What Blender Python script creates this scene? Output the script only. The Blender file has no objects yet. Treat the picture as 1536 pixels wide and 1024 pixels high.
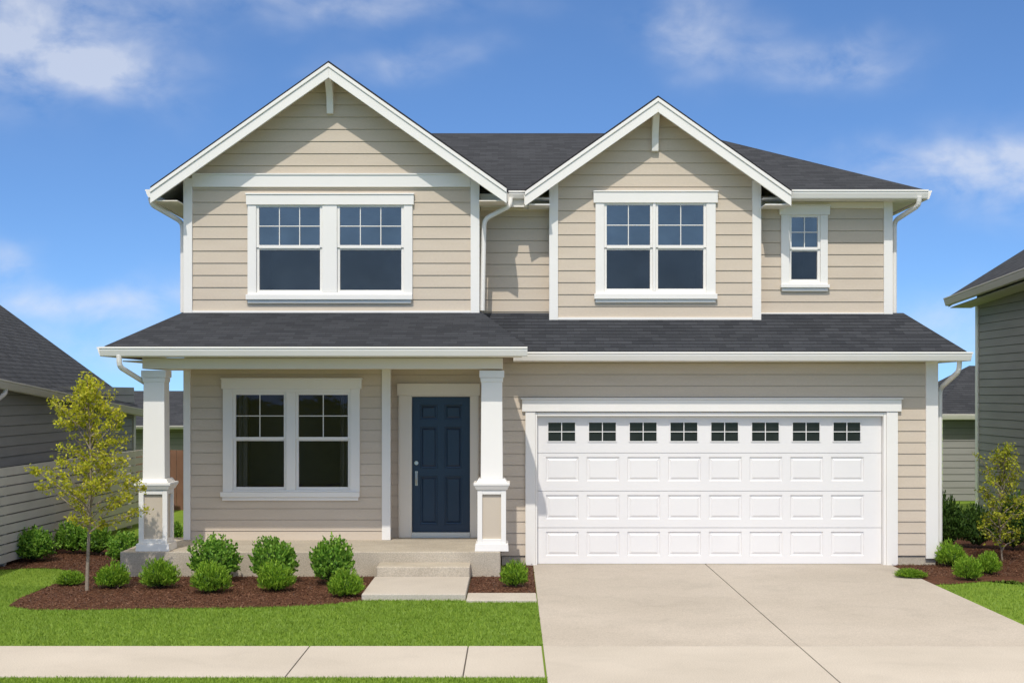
import bpy, bmesh, math, random
import numpy as np
from mathutils import Vector, Matrix
random.seed(7); rng=np.random.default_rng(7)
scene=bpy.context.scene
H=2.43; F=2120.0
# survey conversions: facade measurements on a plane at depth y -> metres
def wx(p,y): return (p-768)*(20+y)/F
def wz(p,y): return H-(p-590)*(20+y)/F
def gp(px,py):
    D=H*F/(py-590.0); return ((px-768)*D/F, D-20)

# ------------------------------------------------------------ materials
def new_mat(name):
    m=bpy.data.materials.new(name); m.use_nodes=True
    nt=m.node_tree; nt.nodes.clear()
    out=nt.nodes.new('ShaderNodeOutputMaterial')
    return m,nt,out
def N(nt,t,**k):
    n=nt.nodes.new(t)
    for a,b in k.items(): setattr(n,a,b)
    return n
def math_n(nt,op,a,b=None,c=None,clamp=False):
    n=nt.nodes.new('ShaderNodeMath'); n.operation=op; n.use_clamp=clamp
    for i,v in enumerate((a,b,c)):
        if v is None: continue
        if isinstance(v,(int,float)): n.inputs[i].default_value=v
        else: nt.links.new(v,n.inputs[i])
    return n.outputs[0]
def mixc(nt,f,a,b,mode='MIX'):
    n=nt.nodes.new('ShaderNodeMix'); n.data_type='RGBA'; n.blend_type=mode
    if isinstance(f,(int,float)): n.inputs[0].default_value=f
    else: nt.links.new(f,n.inputs[0])
    for i,v in ((6,a),(7,b)):
        if isinstance(v,(tuple,list)): n.inputs[i].default_value=(v[0],v[1],v[2],1)
        else: nt.links.new(v,n.inputs[i])
    return n.outputs[2]
def surf(name,c1,c2=None,scale=3,rough=.6,bump=0,bscale=60,spec=.4,fine=None,fscale=200,det=4,stretch=None,stain=0):
    m,nt,out=new_mat(name)
    p=N(nt,'ShaderNodeBsdfPrincipled'); nt.links.new(p.outputs[0],out.inputs[0])
    p.inputs['Roughness'].default_value=rough; p.inputs['Specular IOR Level'].default_value=spec
    g=N(nt,'ShaderNodeNewGeometry'); pos=g.outputs['Position']
    if stretch:
        vm=N(nt,'ShaderNodeVectorMath',operation='MULTIPLY'); nt.links.new(pos,vm.inputs[0]); vm.inputs[1].default_value=stretch; pos=vm.outputs[0]
    col=None
    def mul(col,fac):
        v=N(nt,'ShaderNodeCombineColor')
        for i in range(3): nt.links.new(fac,v.inputs[i])
        return mixc(nt,1.0,col if col else c1,v.outputs[0],'MULTIPLY')
    if c2:
        n=N(nt,'ShaderNodeTexNoise'); n.inputs['Scale'].default_value=scale; n.inputs['Detail'].default_value=det; nt.links.new(pos,n.inputs[0])
        r=N(nt,'ShaderNodeMapRange'); r.inputs[1].default_value=.3; r.inputs[2].default_value=.7; nt.links.new(n.outputs[0],r.inputs[0])
        col=mixc(nt,r.outputs[0],c1,c2)
    if fine:
        n2=N(nt,'ShaderNodeTexNoise'); n2.inputs['Scale'].default_value=fscale; n2.inputs['Detail'].default_value=2; nt.links.new(pos,n2.inputs[0])
        r2=N(nt,'ShaderNodeMapRange'); r2.inputs[1].default_value=.35; r2.inputs[2].default_value=.65
        r2.inputs[3].default_value=1-fine; r2.inputs[4].default_value=1+fine; nt.links.new(n2.outputs[0],r2.inputs[0])
        col=mul(col,r2.outputs[0])
    if stain:
        n4=N(nt,'ShaderNodeTexNoise'); n4.inputs['Scale'].default_value=1.7; n4.inputs['Detail'].default_value=6; n4.inputs['Roughness'].default_value=.65; n4.inputs['Distortion'].default_value=.6; nt.links.new(pos,n4.inputs[0])
        r4=N(nt,'ShaderNodeMapRange'); r4.inputs[1].default_value=.50; r4.inputs[2].default_value=.72; r4.inputs[3].default_value=1; r4.inputs[4].default_value=1-stain; nt.links.new(n4.outputs[0],r4.inputs[0])
        col=mul(col,r4.outputs[0])
    if col: nt.links.new(col,p.inputs['Base Color'])
    else: p.inputs['Base Color'].default_value=(*c1,1)
    if bump:
        nb=N(nt,'ShaderNodeTexNoise'); nb.inputs['Scale'].default_value=bscale; nb.inputs['Detail'].default_value=3; nt.links.new(pos,nb.inputs[0])
        b=N(nt,'ShaderNodeBump'); b.inputs['Strength'].default_value=bump; b.inputs['Distance'].default_value=.01
        nt.links.new(nb.outputs[0],b.inputs['Height']); nt.links.new(b.outputs[0],p.inputs['Normal'])
    return m
M_siding=surf('siding_paint',(.580,.490,.388),(.615,.525,.420),1.3,.6,.10,40,.3,fine=.03,fscale=25,stretch=(1,1,6))
M_lapshade=surf('siding_lap_shade',(.49,.41,.32),None,1,.9)  # groove colour darkened to paint in the shade line under each lap
M_white=surf('white_paint',(.86,.83,.785),(.825,.80,.755),1.5,.45,.05,50,.4)
M_gdoor=surf('garage_door_paint',(.81,.79,.77),(.78,.76,.745),1.2,.4,.03,60,.4)
M_beam=surf('cream_paint',(.80,.73,.62),(.77,.70,.59),1.5,.5,.05,50,.3)
M_panelbeige=surf('beige_panel',(.58,.50,.40),(.55,.475,.375),2,.6,.1,50,.3)
M_conc=surf('driveway_concrete',(.42,.37,.31),(.50,.445,.38),.45,.85,.35,120,.2,fine=.12,fscale=70,det=8,stain=.10)
M_walk=surf('sidewalk_concrete',(.47,.42,.355),(.54,.485,.415),.8,.85,.3,120,.2,fine=.10,fscale=80,det=7,stain=.07)
M_porchc=surf('porch_concrete',(.44,.385,.305),(.52,.46,.37),2.5,.9,.4,90,.2,fine=.15,fscale=70,stain=.08)
M_joint=surf('joint_dark',(.09,.075,.06),None,1,.9)
M_asph=surf('asphalt',(.045,.045,.047),(.06,.06,.06),1,.9,.4,150,.2,fine=.3)
M_gray=surf('gray_siding',(.215,.214,.21),(.25,.248,.243),1.2,.65,.1,40,.3,stretch=(1,1,6))
M_gray2=surf('mid_gray_siding',(.29,.285,.27),(.33,.325,.31),1.2,.65,.1,40,.3,stretch=(1,1,6))
M_graylapshade=surf('gray_lap_shade',(.07,.07,.068),None,1,.9)  # darker groove tone, paints the lap shade on the gray houses
M_grayl=surf('gray_trim_paint',(.50,.49,.47),(.54,.53,.51),1.2,.65,.1,40,.3)
M_fenceg=surf('fence_gray',(.56,.55,.52),(.64,.62,.59),2.2,.7,.2,40,.2)
M_brownwood=surf('fence_brown',(.19,.10,.065),(.25,.135,.09),3,.8,.2,50,.2)
M_navy=surf('navy_door_paint',(.0075,.025,.053),(.0095,.030,.061),2,.35,.03,40,.5)
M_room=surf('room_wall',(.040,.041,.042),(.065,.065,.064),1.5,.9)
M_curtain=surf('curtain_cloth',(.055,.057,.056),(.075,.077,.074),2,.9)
M_metal=surf('brushed_nickel',(.55,.54,.5),None,1,.3); 
M_metal.node_tree.nodes['Principled BSDF'].inputs['Metallic'].default_value=.9
M_edge=surf('shingle_edge',(.018,.018,.02),None,1,.8)
M_mulch=surf('mulch_bark',(.075,.032,.019),(.12,.055,.032),8,.95,1.0,55,.1,fine=.5,fscale=60)
M_bark=surf('tree_bark',(.24,.19,.14),(.34,.28,.21),20,.9,.5,90,.2)
M_gpane=surf('garage_pane',(.012,.014,.017),(.02,.022,.026),6,.12,0,1,.5)

def shingle():
    m,nt,out=new_mat('roof_shingles')
    p=N(nt,'ShaderNodeBsdfPrincipled'); nt.links.new(p.outputs[0],out.inputs[0])
    p.inputs['Roughness'].default_value=.92; p.inputs['Specular IOR Level'].default_value=.10
    uv=N(nt,'ShaderNodeUVMap')
    nz=N(nt,'ShaderNodeTexNoise'); nz.inputs['Scale'].default_value=5; nz.inputs['Detail'].default_value=3; nt.links.new(uv.outputs[0],nz.inputs[0])
    ad=N(nt,'ShaderNodeVectorMath',operation='MULTIPLY_ADD'); nt.links.new(nz.outputs['Color'],ad.inputs[0]); ad.inputs[1].default_value=(.04,.03,0); nt.links.new(uv.outputs[0],ad.inputs[2])
    br=N(nt,'ShaderNodeTexBrick'); nt.links.new(ad.outputs[0],br.inputs[0])
    br.inputs['Color1'].default_value=(.037,.040,.047,1); br.inputs['Color2'].default_value=(.056,.060,.069,1); br.inputs['Mortar'].default_value=(.03,.032,.037,1)
    br.inputs['Scale'].default_value=1; br.inputs['Mortar Size'].default_value=.003; br.inputs['Mortar Smooth'].default_value=.6
    br.inputs['Brick Width'].default_value=.20; br.inputs['Row Height'].default_value=.115; br.inputs['Bias'].default_value=0
    n=N(nt,'ShaderNodeTexNoise'); n.inputs['Scale'].default_value=80; n.inputs['Detail'].default_value=2; nt.links.new(uv.outputs[0],n.inputs[0])
    f=math_n(nt,'MULTIPLY_ADD',n.outputs[0],.7,.65)
    sx=N(nt,'ShaderNodeSeparateXYZ'); nt.links.new(ad.outputs[0],sx.inputs[0])
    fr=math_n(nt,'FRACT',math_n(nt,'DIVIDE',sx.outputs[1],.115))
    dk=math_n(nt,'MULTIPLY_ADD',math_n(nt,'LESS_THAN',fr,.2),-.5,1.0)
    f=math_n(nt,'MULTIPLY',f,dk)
    cc=N(nt,'ShaderNodeCombineColor'); [nt.links.new(f,cc.inputs[i]) for i in range(3)]
    c=mixc(nt,1.0,br.outputs[0],cc.outputs[0],'MULTIPLY'); nt.links.new(c,p.inputs['Base Color'])
    hgt=math_n(nt,'MULTIPLY',fr,-.6)
    hgt=math_n(nt,'MULTIPLY_ADD',n.outputs[0],.25,hgt)
    b=N(nt,'ShaderNodeBump'); b.inputs['Strength'].default_value=.6; b.inputs['Distance'].default_value=.01
    nt.links.new(hgt,b.inputs['Height']); nt.links.new(b.outputs[0],p.inputs['Normal'])
    return m
M_roof=shingle()
def glass(name,refl,gcol,tcol):
    m,nt,out=new_mat(name)
    t=N(nt,'ShaderNodeBsdfTransparent'); t.inputs[0].default_value=(*tcol,1)
    g=N(nt,'ShaderNodeBsdfGlossy'); g.inputs['Roughness'].default_value=.03
    ge=N(nt,'ShaderNodeNewGeometry')
    n=N(nt,'ShaderNodeTexNoise'); n.inputs['Scale'].default_value=2.6; n.inputs['Detail'].default_value=3; nt.links.new(ge.outputs['Position'],n.inputs[0])
    c=mixc(nt,n.outputs[0],gcol,tuple(x*.55 for x in gcol)); nt.links.new(c,g.inputs[0])
    b=N(nt,'ShaderNodeBump'); b.inputs['Strength'].default_value=.14; b.inputs['Distance'].default_value=.02; nt.links.new(n.outputs[0],b.inputs['Height']); nt.links.new(b.outputs[0],g.inputs['Normal'])
    mx=N(nt,'ShaderNodeMixShader'); mx.inputs[0].default_value=refl
    nt.links.new(t.outputs[0],mx.inputs[1]); nt.links.new(g.outputs[0],mx.inputs[2]); nt.links.new(mx.outputs[0],out.inputs[0])
    return m
M_gl_up=glass('glass_sky',.28,(1.0,.84,.68),(.9,.8,.7))
M_gl_lo=glass('glass_screened',.13,(1,.76,.60),(1,.95,.9))
M_gl_porch=glass('glass_porch',.035,(.9,.72,.8),(.9,.9,.9))
def leafmat(name,dark,mid,light,trans=.25,var=.9):
    m,nt,out=new_mat(name)
    ge=N(nt,'ShaderNodeNewGeometry')
    cr=N(nt,'ShaderNodeValToRGB'); nt.links.new(ge.outputs['Random Per Island'],cr.inputs[0])
    cr.color_ramp.elements[0].color=(*dark,1); cr.color_ramp.elements[1].color=(*light,1)
    e=cr.color_ramp.elements.new(.5); e.color=(*mid,1)
    n=N(nt,'ShaderNodeTexNoise'); n.inputs['Scale'].default_value=4; n.inputs['Detail'].default_value=2; nt.links.new(ge.outputs['Position'],n.inputs[0])
    f=math_n(nt,'MULTIPLY_ADD',n.outputs[0],var,1-var/2)
    cc=N(nt,'ShaderNodeCombineColor'); [nt.links.new(f,cc.inputs[i]) for i in range(3)]
    c=mixc(nt,1.0,cr.outputs[0],cc.outputs[0],'MULTIPLY')
    p=N(nt,'ShaderNodeBsdfPrincipled'); p.inputs['Roughness'].default_value=.5; p.inputs['Specular IOR Level'].default_value=.3; nt.links.new(c,p.inputs['Base Color'])
    if trans<=0:
        nt.links.new(p.outputs[0],out.inputs[0]); return m
    t=N(nt,'ShaderNodeBsdfTranslucent'); nt.links.new(c,t.inputs[0])
    mx=N(nt,'ShaderNodeMixShader'); mx.inputs[0].default_value=trans
    nt.links.new(p.outputs[0],mx.inputs[1]); nt.links.new(t.outputs[0],mx.inputs[2]); nt.links.new(mx.outputs[0],out.inputs[0])
    return m
M_leafA=leafmat('shrub_leaf',(.08,.20,.020),(.18,.36,.04),(.34,.54,.075),.35)
M_leafB=leafmat('low_shrub_leaf',(.08,.20,.012),(.21,.37,.025),(.36,.54,.05),.35)
M_leafD=leafmat('dark_shrub_leaf',(.025,.06,.010),(.055,.12,.02),(.10,.18,.03))
M_leafT=leafmat('sapling_leaf',(.28,.33,.02),(.50,.50,.035),(.70,.64,.06),.45)
M_leafT2=leafmat('small_tree_leaf',(.20,.26,.02),(.38,.41,.03),(.58,.56,.05),.4)
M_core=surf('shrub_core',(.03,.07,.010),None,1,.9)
M_blade=leafmat('grass_blade',(.155,.255,.026),(.19,.30,.034),(.235,.355,.048),.2,.45)
M_lawn=surf('lawn_grass',(.14,.22,.024),(.185,.28,.034),1.2,.9,.8,70,.1,fine=.2,fscale=55,det=6)

# ------------------------------------------------------------ object helpers
WL={}
def link(o): scene.collection.objects.link(o)
def attach(o,loc,parent):
    loc=Vector(loc); WL[o.name]=loc
    if parent is not None:
        o.parent=parent; o.location=loc-WL[parent.name]
    else: o.location=loc
def empty(name,loc,label=None,cat=None,group=None,parent=None):
    o=bpy.data.objects.new(name,None); link(o); o.empty_display_size=.3
    attach(o,loc,parent)
    if label:o["label"]=label
    if cat:o["category"]=cat
    if group:o["group"]=group
    return o
class MB:
    def __init__(s): s.v=[];s.f=[];s.m=[];s.uv=[]
    def face(s,pts,mi=0,uv=None):
        b=len(s.v); s.v+= [tuple(p) for p in pts]; s.f.append(list(range(b,b+len(pts)))); s.m.append(mi)
        s.uv.append(uv)
    def box(s,x0,x1,y0,y1,z0,z1,mi=0):
        if x0>x1:x0,x1=x1,x0
        if y0>y1:y0,y1=y1,y0
        if z0>z1:z0,z1=z1,z0
        b=len(s.v)
        s.v+=[(x0,y0,z0),(x1,y0,z0),(x1,y1,z0),(x0,y1,z0),(x0,y0,z1),(x1,y0,z1),(x1,y1,z1),(x0,y1,z1)]
        for f in ((3,2,1,0),(4,5,6,7),(0,1,5,4),(1,2,6,5),(2,3,7,6),(3,0,4,7)):
            s.f.append([b+i for i in f]); s.m.append(mi); s.uv.append(None)
    def prism(s,pts,vec,mi=0):
        b=len(s.v); n=len(pts); vec=Vector(vec)
        s.v+=[tuple(p) for p in pts]+[tuple(Vector(p)+vec) for p in pts]
        s.f.append([b+i for i in range(n)]); s.f.append([b+n+i for i in reversed(range(n))])
        for i in range(n):
            j=(i+1)%n; s.f.append([b+i,b+n+i,b+n+j,b+j])
        s.m+=[mi]*(n+2); s.uv+=[None]*(n+2)
    def frustum(s,cx,cy,z0,z1,a0,a1,mi=0):
        b=len(s.v)
        for z,a in ((z0,a0),(z1,a1)):
            s.v+=[(cx-a,cy-a,z),(cx+a,cy-a,z),(cx+a,cy+a,z),(cx-a,cy+a,z)]
        for f in ((3,2,1,0),(4,5,6,7),(0,1,5,4),(1,2,6,5),(2,3,7,6),(3,0,4,7)):
            s.f.append([b+i for i in f]); s.m.append(mi); s.uv.append(None)
    def tube(s,pts,r,n=10,mi=0):
        pts=[Vector(p) for p in pts]; rs=r if isinstance(r,list) else [r]*len(pts)
        b=len(s.v)
        for i,p in enumerate(pts):
            d=(pts[min(i+1,len(pts)-1)]-pts[max(i-1,0)]).normalized()
            up=Vector((0,1,0)) if abs(d.y)<.9 else Vector((1,0,0))
            a=d.cross(up).normalized(); c=d.cross(a)
            for k in range(n):
                t=2*math.pi*k/n; s.v.append(tuple(p+(a*math.cos(t)+c*math.sin(t))*rs[i]))
        for i in range(len(pts)-1):
            for k in range(n):
                k2=(k+1)%n; s.f.append([b+i*n+k,b+i*n+k2,b+(i+1)*n+k2,b+(i+1)*n+k]); s.m.append(mi); s.uv.append(None)
        s.f.append([b+k for k in range(n)]); s.f.append([b+(len(pts)-1)*n+k for k in reversed(range(n))]); s.m+=[mi,mi]; s.uv+=[None,None]
    def make(s,name,parent,mats,bevel=0,label=None,cat=None,kind=None,group=None,fixn=True,smooth=False,origin=None):
        A=np.array(s.v); lo=A.min(0); hi=A.max(0)
        c=Vector(((lo[0]+hi[0])/2,(lo[1]+hi[1])/2,lo[2])) if origin is None else Vector(origin)
        me=bpy.data.meshes.new(name); me.from_pydata([tuple(p) for p in (A-np.array(c))],[],s.f)
        for m in mats: me.materials.append(m)
        me.polygons.foreach_set('material_index',s.m)
        if any(u is not None for u in s.uv):
            ul=me.uv_layers.new(name='UVMap')
            for p,u in zip(me.polygons,s.uv):
                if u is None: continue
                for li,uu in zip(p.loop_indices,u): ul.data[li].uv=uu
        if fixn and not any(u is not None for u in s.uv):
            bm=bmesh.new(); bm.from_mesh(me); bmesh.ops.recalc_face_normals(bm,faces=bm.faces); bm.to_mesh(me); bm.free()
        if smooth: me.polygons.foreach_set('use_smooth',[True]*len(me.polygons))
        o=bpy.data.objects.new(name,me); link(o); attach(o,c,parent)
        if bevel:
            bv=o.modifiers.new('Bevel','BEVEL'); bv.width=bevel; bv.segments=2; bv.limit_method='ANGLE'
        if label:o["label"]=label
        if cat:o["category"]=cat
        if kind:o["kind"]=kind
        if group:o["group"]=group
        return o
def boxobj(name,parent,mat,*b,bevel=0,**k):
    mb=MB(); mb.box(*b); return mb.make(name,parent,[mat],bevel=bevel,**k)

def strips(mb,xl,xr,z0,z1,y0,ops,e,t,breaks,Mx,mi=0,zoff=None):
    if zoff is None: zoff=z0
    G=.0075; RC=.006
    zs={round(z0,5),round(z1,5)}
    if e:
        k=math.ceil((z0-zoff)/e-1e-6)
        while zoff+k*e<z1: 
            if zoff+k*e>=z0: zs.add(round(zoff+k*e,5))
            if z0<zoff+k*e+G<z1: zs.add(round(zoff+k*e+G,5))
            k+=1
    for o in ops:
        for z in (o[2],o[3]):
            if z0<z<z1: zs.add(round(z,5))
    for z in breaks:
        if z0<z<z1: zs.add(round(z,5))
    zs=sorted(zs)
    zs=[z for i,z in enumerate(zs) if i==0 or z-zs[i-1]>1e-4]
    for za,zb in zip(zs[:-1],zs[1:]):
        mid=(za+zb)/2; gap=False; bottom=False; ledge=False
        if e:
            k=math.floor((mid-zoff)/e); zk=zoff+k*e
            if mid<zk+G: gap=True; wa=wb=-RC; ledge=abs(za-zk)<2e-4
            else:
                wa=t*(1-(za-zk)/e); wb=t*(1-(zb-zk)/e); bottom=abs(za-zk-G)<2e-4
        else: wa=wb=0
        cuts=sorted([(o[0],o[1]) for o in ops if o[2]<mid<o[3]])
        segs=[]; ca,cb=xl(za),xl(zb)
        for a,b in cuts:
            segs.append((ca,a,cb,a)); ca=cb=b
        segs.append((ca,xr(za),cb,xr(zb)))
        for a0,a1,b0,b1 in segs:
            if a1-a0<1e-4 and b1-b0<1e-4: continue
            P=[Mx@Vector(p) for p in ((a0,y0-wa,za),(a1,y0-wa,za),(b1,y0-wb,zb),(b0,y0-wb,zb))]
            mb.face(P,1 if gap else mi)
            if bottom: mb.face([Mx@Vector(p) for p in ((a0,y0+RC,za),(a1,y0+RC,za),(a1,y0-wa,za),(a0,y0-wa,za))],mi)
            if ledge: mb.face([Mx@Vector(p) for p in ((a0,y0,za),(a1,y0,za),(a1,y0+RC,za),(a0,y0+RC,za))],mi)
I4=Matrix.Identity(4)
R90=Matrix.Rotation(math.pi/2,4,'Z'); Rm90=Matrix.Rotation(-math.pi/2,4,'Z'); R180=Matrix.Rotation(math.pi,4,'Z')
def wall(parent,mat,x0,x1,z0,z1,Mx,ops=(),gable=None,label=None,e=.160,t=.012,zoff=None,name='wall'):
    mb=MB(); breaks=[]
    if gable:
        cx,az,sl=gable
        xl=lambda z:max(x0,min(cx,cx-(az-z)/sl)); xr=lambda z:min(x1,max(cx,cx+(az-z)/sl))
        breaks=[az-(cx-x0)*sl, az-(x1-cx)*sl]
    else: xl=lambda z:x0; xr=lambda z:x1
    strips(mb,xl,xr,z0,z1,0,ops,e,t,breaks,Mx,0,zoff)
    return mb.make(name,parent,[mat,M_lapshade if mat is M_siding else M_graylapshade],label=label,fixn=False)
def T(x,y,z=0): return Matrix.Translation((x,y,z))

def roof_plane(mb,pts,th=.06,soff=1,edge=2):
    P=[Vector(p) for p in pts]; n=Vector((0,0,0))
    for i in range(len(P)): n+=P[i].cross(P[(i+1)%len(P)])
    n.normalize()
    if n.z<0: P.reverse(); n=-n
    u=Vector((0,0,1)).cross(n)
    u=u.normalized() if u.length>1e-4 else Vector((1,0,0))
    v=n.cross(u)
    mb.face(P,0,[(p.dot(u),p.dot(v)) for p in P])
    Q=[p-Vector((0,0,th)) for p in P]
    mb.face(list(reversed(Q)),soff,[(0,0)]*len(Q))
    for i in range(len(P)):
        j=(i+1)%len(P); mb.face([P[i],Q[i],Q[j],P[j]],edge,[(0,0)]*4)

def gutter(parent,p0,p1,out,h=.125,w=.11,mat=None,top=None,name='gutter'):
    p0=Vector(p0);p1=Vector(p1);o=Vector(out); Z=Vector((0,0,1)); mb=MB()
    prof=[(0,0),(w,0),(w,-.022),(w-.014,-.03),(w-.014,-.05),(w-.04,-h+.01),(w-.05,-h),(0,-h)]
    mb.prism([p0+o*a+Z*b for a,b in prof],p1-p0)
    return mb.make(name,parent,[mat or M_white])
def tubeobj(parent,pts,r,mat=M_white,name='downspout'):
    P=[Vector(p) for p in pts]; Q=[P[0]]
    for a,b,c in zip(P[:-2],P[1:-1],P[2:]):
        d1=(a-b); d2=(c-b); k=min(.09,d1.length*.45,d2.length*.45)
        s=b+d1.normalized()*k; e=b+d2.normalized()*k
        for t in (0,.33,.66,1): Q.append((s*(1-t)+b*t)*(1-t)+(b*(1-t)+e*t)*t)
    Q.append(P[-1]); mb=MB(); mb.tube(Q,r,10)
    return mb.make(name,parent,[mat],smooth=False)

# ------------------------------------------------------------ windows
def window(parent,y,cas,head,sill,panes,cols,mats,curt=False,label=None):
    X=lambda p:wx(p,y); Z=lambda p:wz(p,y)
    l,r,t,b=cas
    gl=min(p[0] for p in panes); gr=max(p[1] for p in panes); gt=min(p[2] for p in panes); gb=max(p[5] for p in panes)
    s=.038
    ol,or_,ot,ob=X(gl)-s,X(gr)+s,Z(gt)+s,Z(gb)-s
    mb=MB()
    zt=Z(head[3]); zb=Z(sill[2])
    mb.box(X(l),ol,y-.045,y+.03,zb,zt); mb.box(or_,X(r),y-.045,y+.03,zb,zt)
    if ot<zt-.003: mb.box(ol,or_,y-.045,y+.03,ot,zt)
    if ob>zb+.003: mb.box(ol,or_,y-.045,y+.03,zb,ob)
    if len(panes)==2:
        mb.box(X(panes[0][1])+s,X(panes[1][0])-s,y-.045,y+.03,ob,ot)
    mb.box(X(head[0]),X(head[1]),y-.062,y+.03,zt,Z(head[2]))
    mb.box(X(head[0])-.01,X(head[1])+.01,y-.075,y+.03,Z(head[2])+.001,Z(head[2])+.022)
    w=mb.make('window',parent,[M_white],bevel=.005,label=label)
    mb=MB(); mb.box(X(sill[0]),X(sill[1]),y-.085,y+.03,Z(sill[3])+.05,Z(sill[2])); mb.box(X(sill[0])+.02,X(sill[1])-.02,y-.05,y+.03,Z(sill[3]),Z(sill[3])+.048)
    mb.make('sill',w,[M_white],bevel=.005)
    fr=MB(); g=MB()
    for (a,c,t1,b1,t2,b2) in panes:
        xa,xc=X(a),X(c); za,zb1,zt2,zb2=Z(t1),Z(b1),Z(t2),Z(b2); sy0,sy1=y-.022,y+.03
        zm=(zb1+zt2)/2
        fr.box(xa-s,xa,sy0,sy1,zm,za+s); fr.box(xc,xc+s,sy0,sy1,zm,za+s)
        fr.box(xa,xc,sy0,sy1,za,za+s); fr.box(xa,xc,sy0-.006,sy1,zm-.012,zb1)
        fr.box(xa-s,xa,sy0+.02,sy1+.02,zb2-s,zm); fr.box(xc,xc+s,sy0+.02,sy1+.02,zb2-s,zm)
        fr.box(xa,xc,sy0+.02,sy1+.02,zb2-s,zb2); fr.box(xa,xc,sy0+.02,sy1+.02,zt2,zm-.013)
        q=.0065
        for k in range(1,cols):
            xk=xa+(xc-xa)*k/cols; fr.box(xk-q,xk+q,y-.012,y-.002,zb1,za)
        zk=(za+zb1)/2
        for k in range(cols):
            x0=xa+(xc-xa)*k/cols+(q if k else 0); x1=xa+(xc-xa)*(k+1)/cols-(q if k<cols-1 else 0)
            fr.box(x0,x1,y-.012,y-.002,zk-q,zk+q)
        g.face([(xa,y,zb1),(xc,y,zb1),(xc,y,za),(xa,y,za)],0)
        g.face([(xa,y+.022,zb2),(xc,y+.022,zb2),(xc,y+.022,zt2),(xa,y+.022,zt2)],1)
    fr.make('sash',w,[M_white],bevel=.003); g.make('glass',w,list(mats),fixn=False)
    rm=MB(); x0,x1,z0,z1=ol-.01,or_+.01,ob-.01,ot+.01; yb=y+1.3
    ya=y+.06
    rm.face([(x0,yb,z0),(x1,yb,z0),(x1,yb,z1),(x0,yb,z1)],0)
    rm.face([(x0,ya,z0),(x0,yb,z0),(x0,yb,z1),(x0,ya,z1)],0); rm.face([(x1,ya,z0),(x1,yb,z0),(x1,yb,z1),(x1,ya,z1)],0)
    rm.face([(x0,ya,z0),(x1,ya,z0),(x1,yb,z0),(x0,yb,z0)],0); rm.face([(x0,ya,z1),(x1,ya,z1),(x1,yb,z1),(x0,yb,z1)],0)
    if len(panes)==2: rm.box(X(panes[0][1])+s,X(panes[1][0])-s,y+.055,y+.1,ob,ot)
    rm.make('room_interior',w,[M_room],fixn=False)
    if curt:
        for (xa,xb) in ((ol,ol+.17),(or_-.17,or_)):
            cu=MB(); n=28; prev=None
            for i in range(n+1):
                u=i/n; x=xa+(xb-xa)*u; yy=y+.16+.022*math.sin(u*(xb-xa)*85)+.01*math.sin(u*17)
                if prev: cu.face([(prev[0],prev[1],ob),(x,yy,ob),(x,yy,ot),(prev[0],prev[1],ot)])
                prev=(x,yy)
            cu.make('curtain',w,[M_curtain],fixn=False)
def wopen(y,cas,head,sill):
    return (wx(cas[0],y)+.03,wx(cas[1],y)-.03,wz(sill[3],y)+.03,wz(head[2],y)-.03)

# ============================================================ MAIN HOUSE
house=empty('house',(0.6,4,0),'two-storey beige lap-sided house with white trim and twin gables','house')
YL=.25; YG=.6; YB=.8; YD=.6
W1=dict(y=YL,cas=(372,619,308,443),head=(370,621,293,308),sill=(370,619,442,455),panes=[(389,480,311,368,375,435),(510,602,311,368,375,435)],cols=3,mats=(M_gl_up,M_gl_lo))
W2=dict(y=YG,cas=(893,1073,305,441),head=(890,1076,289,305),sill=(891,1075,441,454),panes=[(910,975,308,368,375,433),(987,1055,308,368,375,433)],cols=2,mats=(M_gl_up,M_gl_lo))
W3=dict(y=YB,cas=(1171,1241,324,427),head=(1168,1244,310,323),sill=(1170,1243,427,437),panes=[(1187,1226,326,371,377,419)],cols=2,mats=(M_gl_up,M_gl_lo))
W4=dict(y=YL,cas=(335,540,583,738),head=(333,543,569,583),sill=(332,540,737,750),panes=[(354,426,592,655,661,730),(448,522,592,655,661,730)],cols=2,mats=(M_gl_porch,M_gl_porch))
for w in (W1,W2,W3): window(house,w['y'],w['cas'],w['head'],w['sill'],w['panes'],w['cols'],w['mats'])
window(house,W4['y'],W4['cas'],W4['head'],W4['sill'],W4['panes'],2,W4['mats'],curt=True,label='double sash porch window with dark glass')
op=lambda w:wopen(w['y'],w['cas'],w['head'],w['sill'])

SLP=.705
GLc=(-2.575,7.03,SLP); GRc=(2.09,6.63,SLP)
xL0,xL1=wx(277,YL),wx(718,YL)
xR0,xR1=wx(825,YG),wx(1140,YG)
xB1=wx(1337,YB)
XS=wx(1405,0)
EU=.174
wall(house,M_siding,xL0+.02,xL1-.02,3.45,7.0,T(0,YL),[op(W1)],GLc,zoff=wz(468,YL),e=EU)
wall(house,M_siding,xR0+.02,xR1-.02,3.4,6.6,T(0,YG),[op(W2)],GRc,zoff=wz(478,YG),e=EU)
wall(house,M_siding,xR1,xB1-.02,3.5,5.33,T(0,YB),[op(W3)],zoff=wz(471,YB),e=EU)
wall(house,M_siding,xL1,xR0,3.5,5.33,T(0,YB),zoff=wz(468,YB),e=EU)
wall(house,M_siding,YL,YB,3.5,5.3,T(xL1,0)@R90,e=EU)
wall(house,M_siding,-YB,-YG,3.5,5.3,T(xR0,0)@Rm90,e=EU)
wall(house,M_siding,YG,YB,3.5,5.3,T(xR1,0)@R90,e=EU)
wall(house,M_siding,YB,8.2,3.0,5.35,T(xB1,0)@R90,e=EU)
wall(house,M_siding,0,8.2,.14,3.0,T(XS,0)@R90)
wall(house,M_siding,-8.2,-YL,.14,5.3,T(xL0,0)@Rm90)
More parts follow.
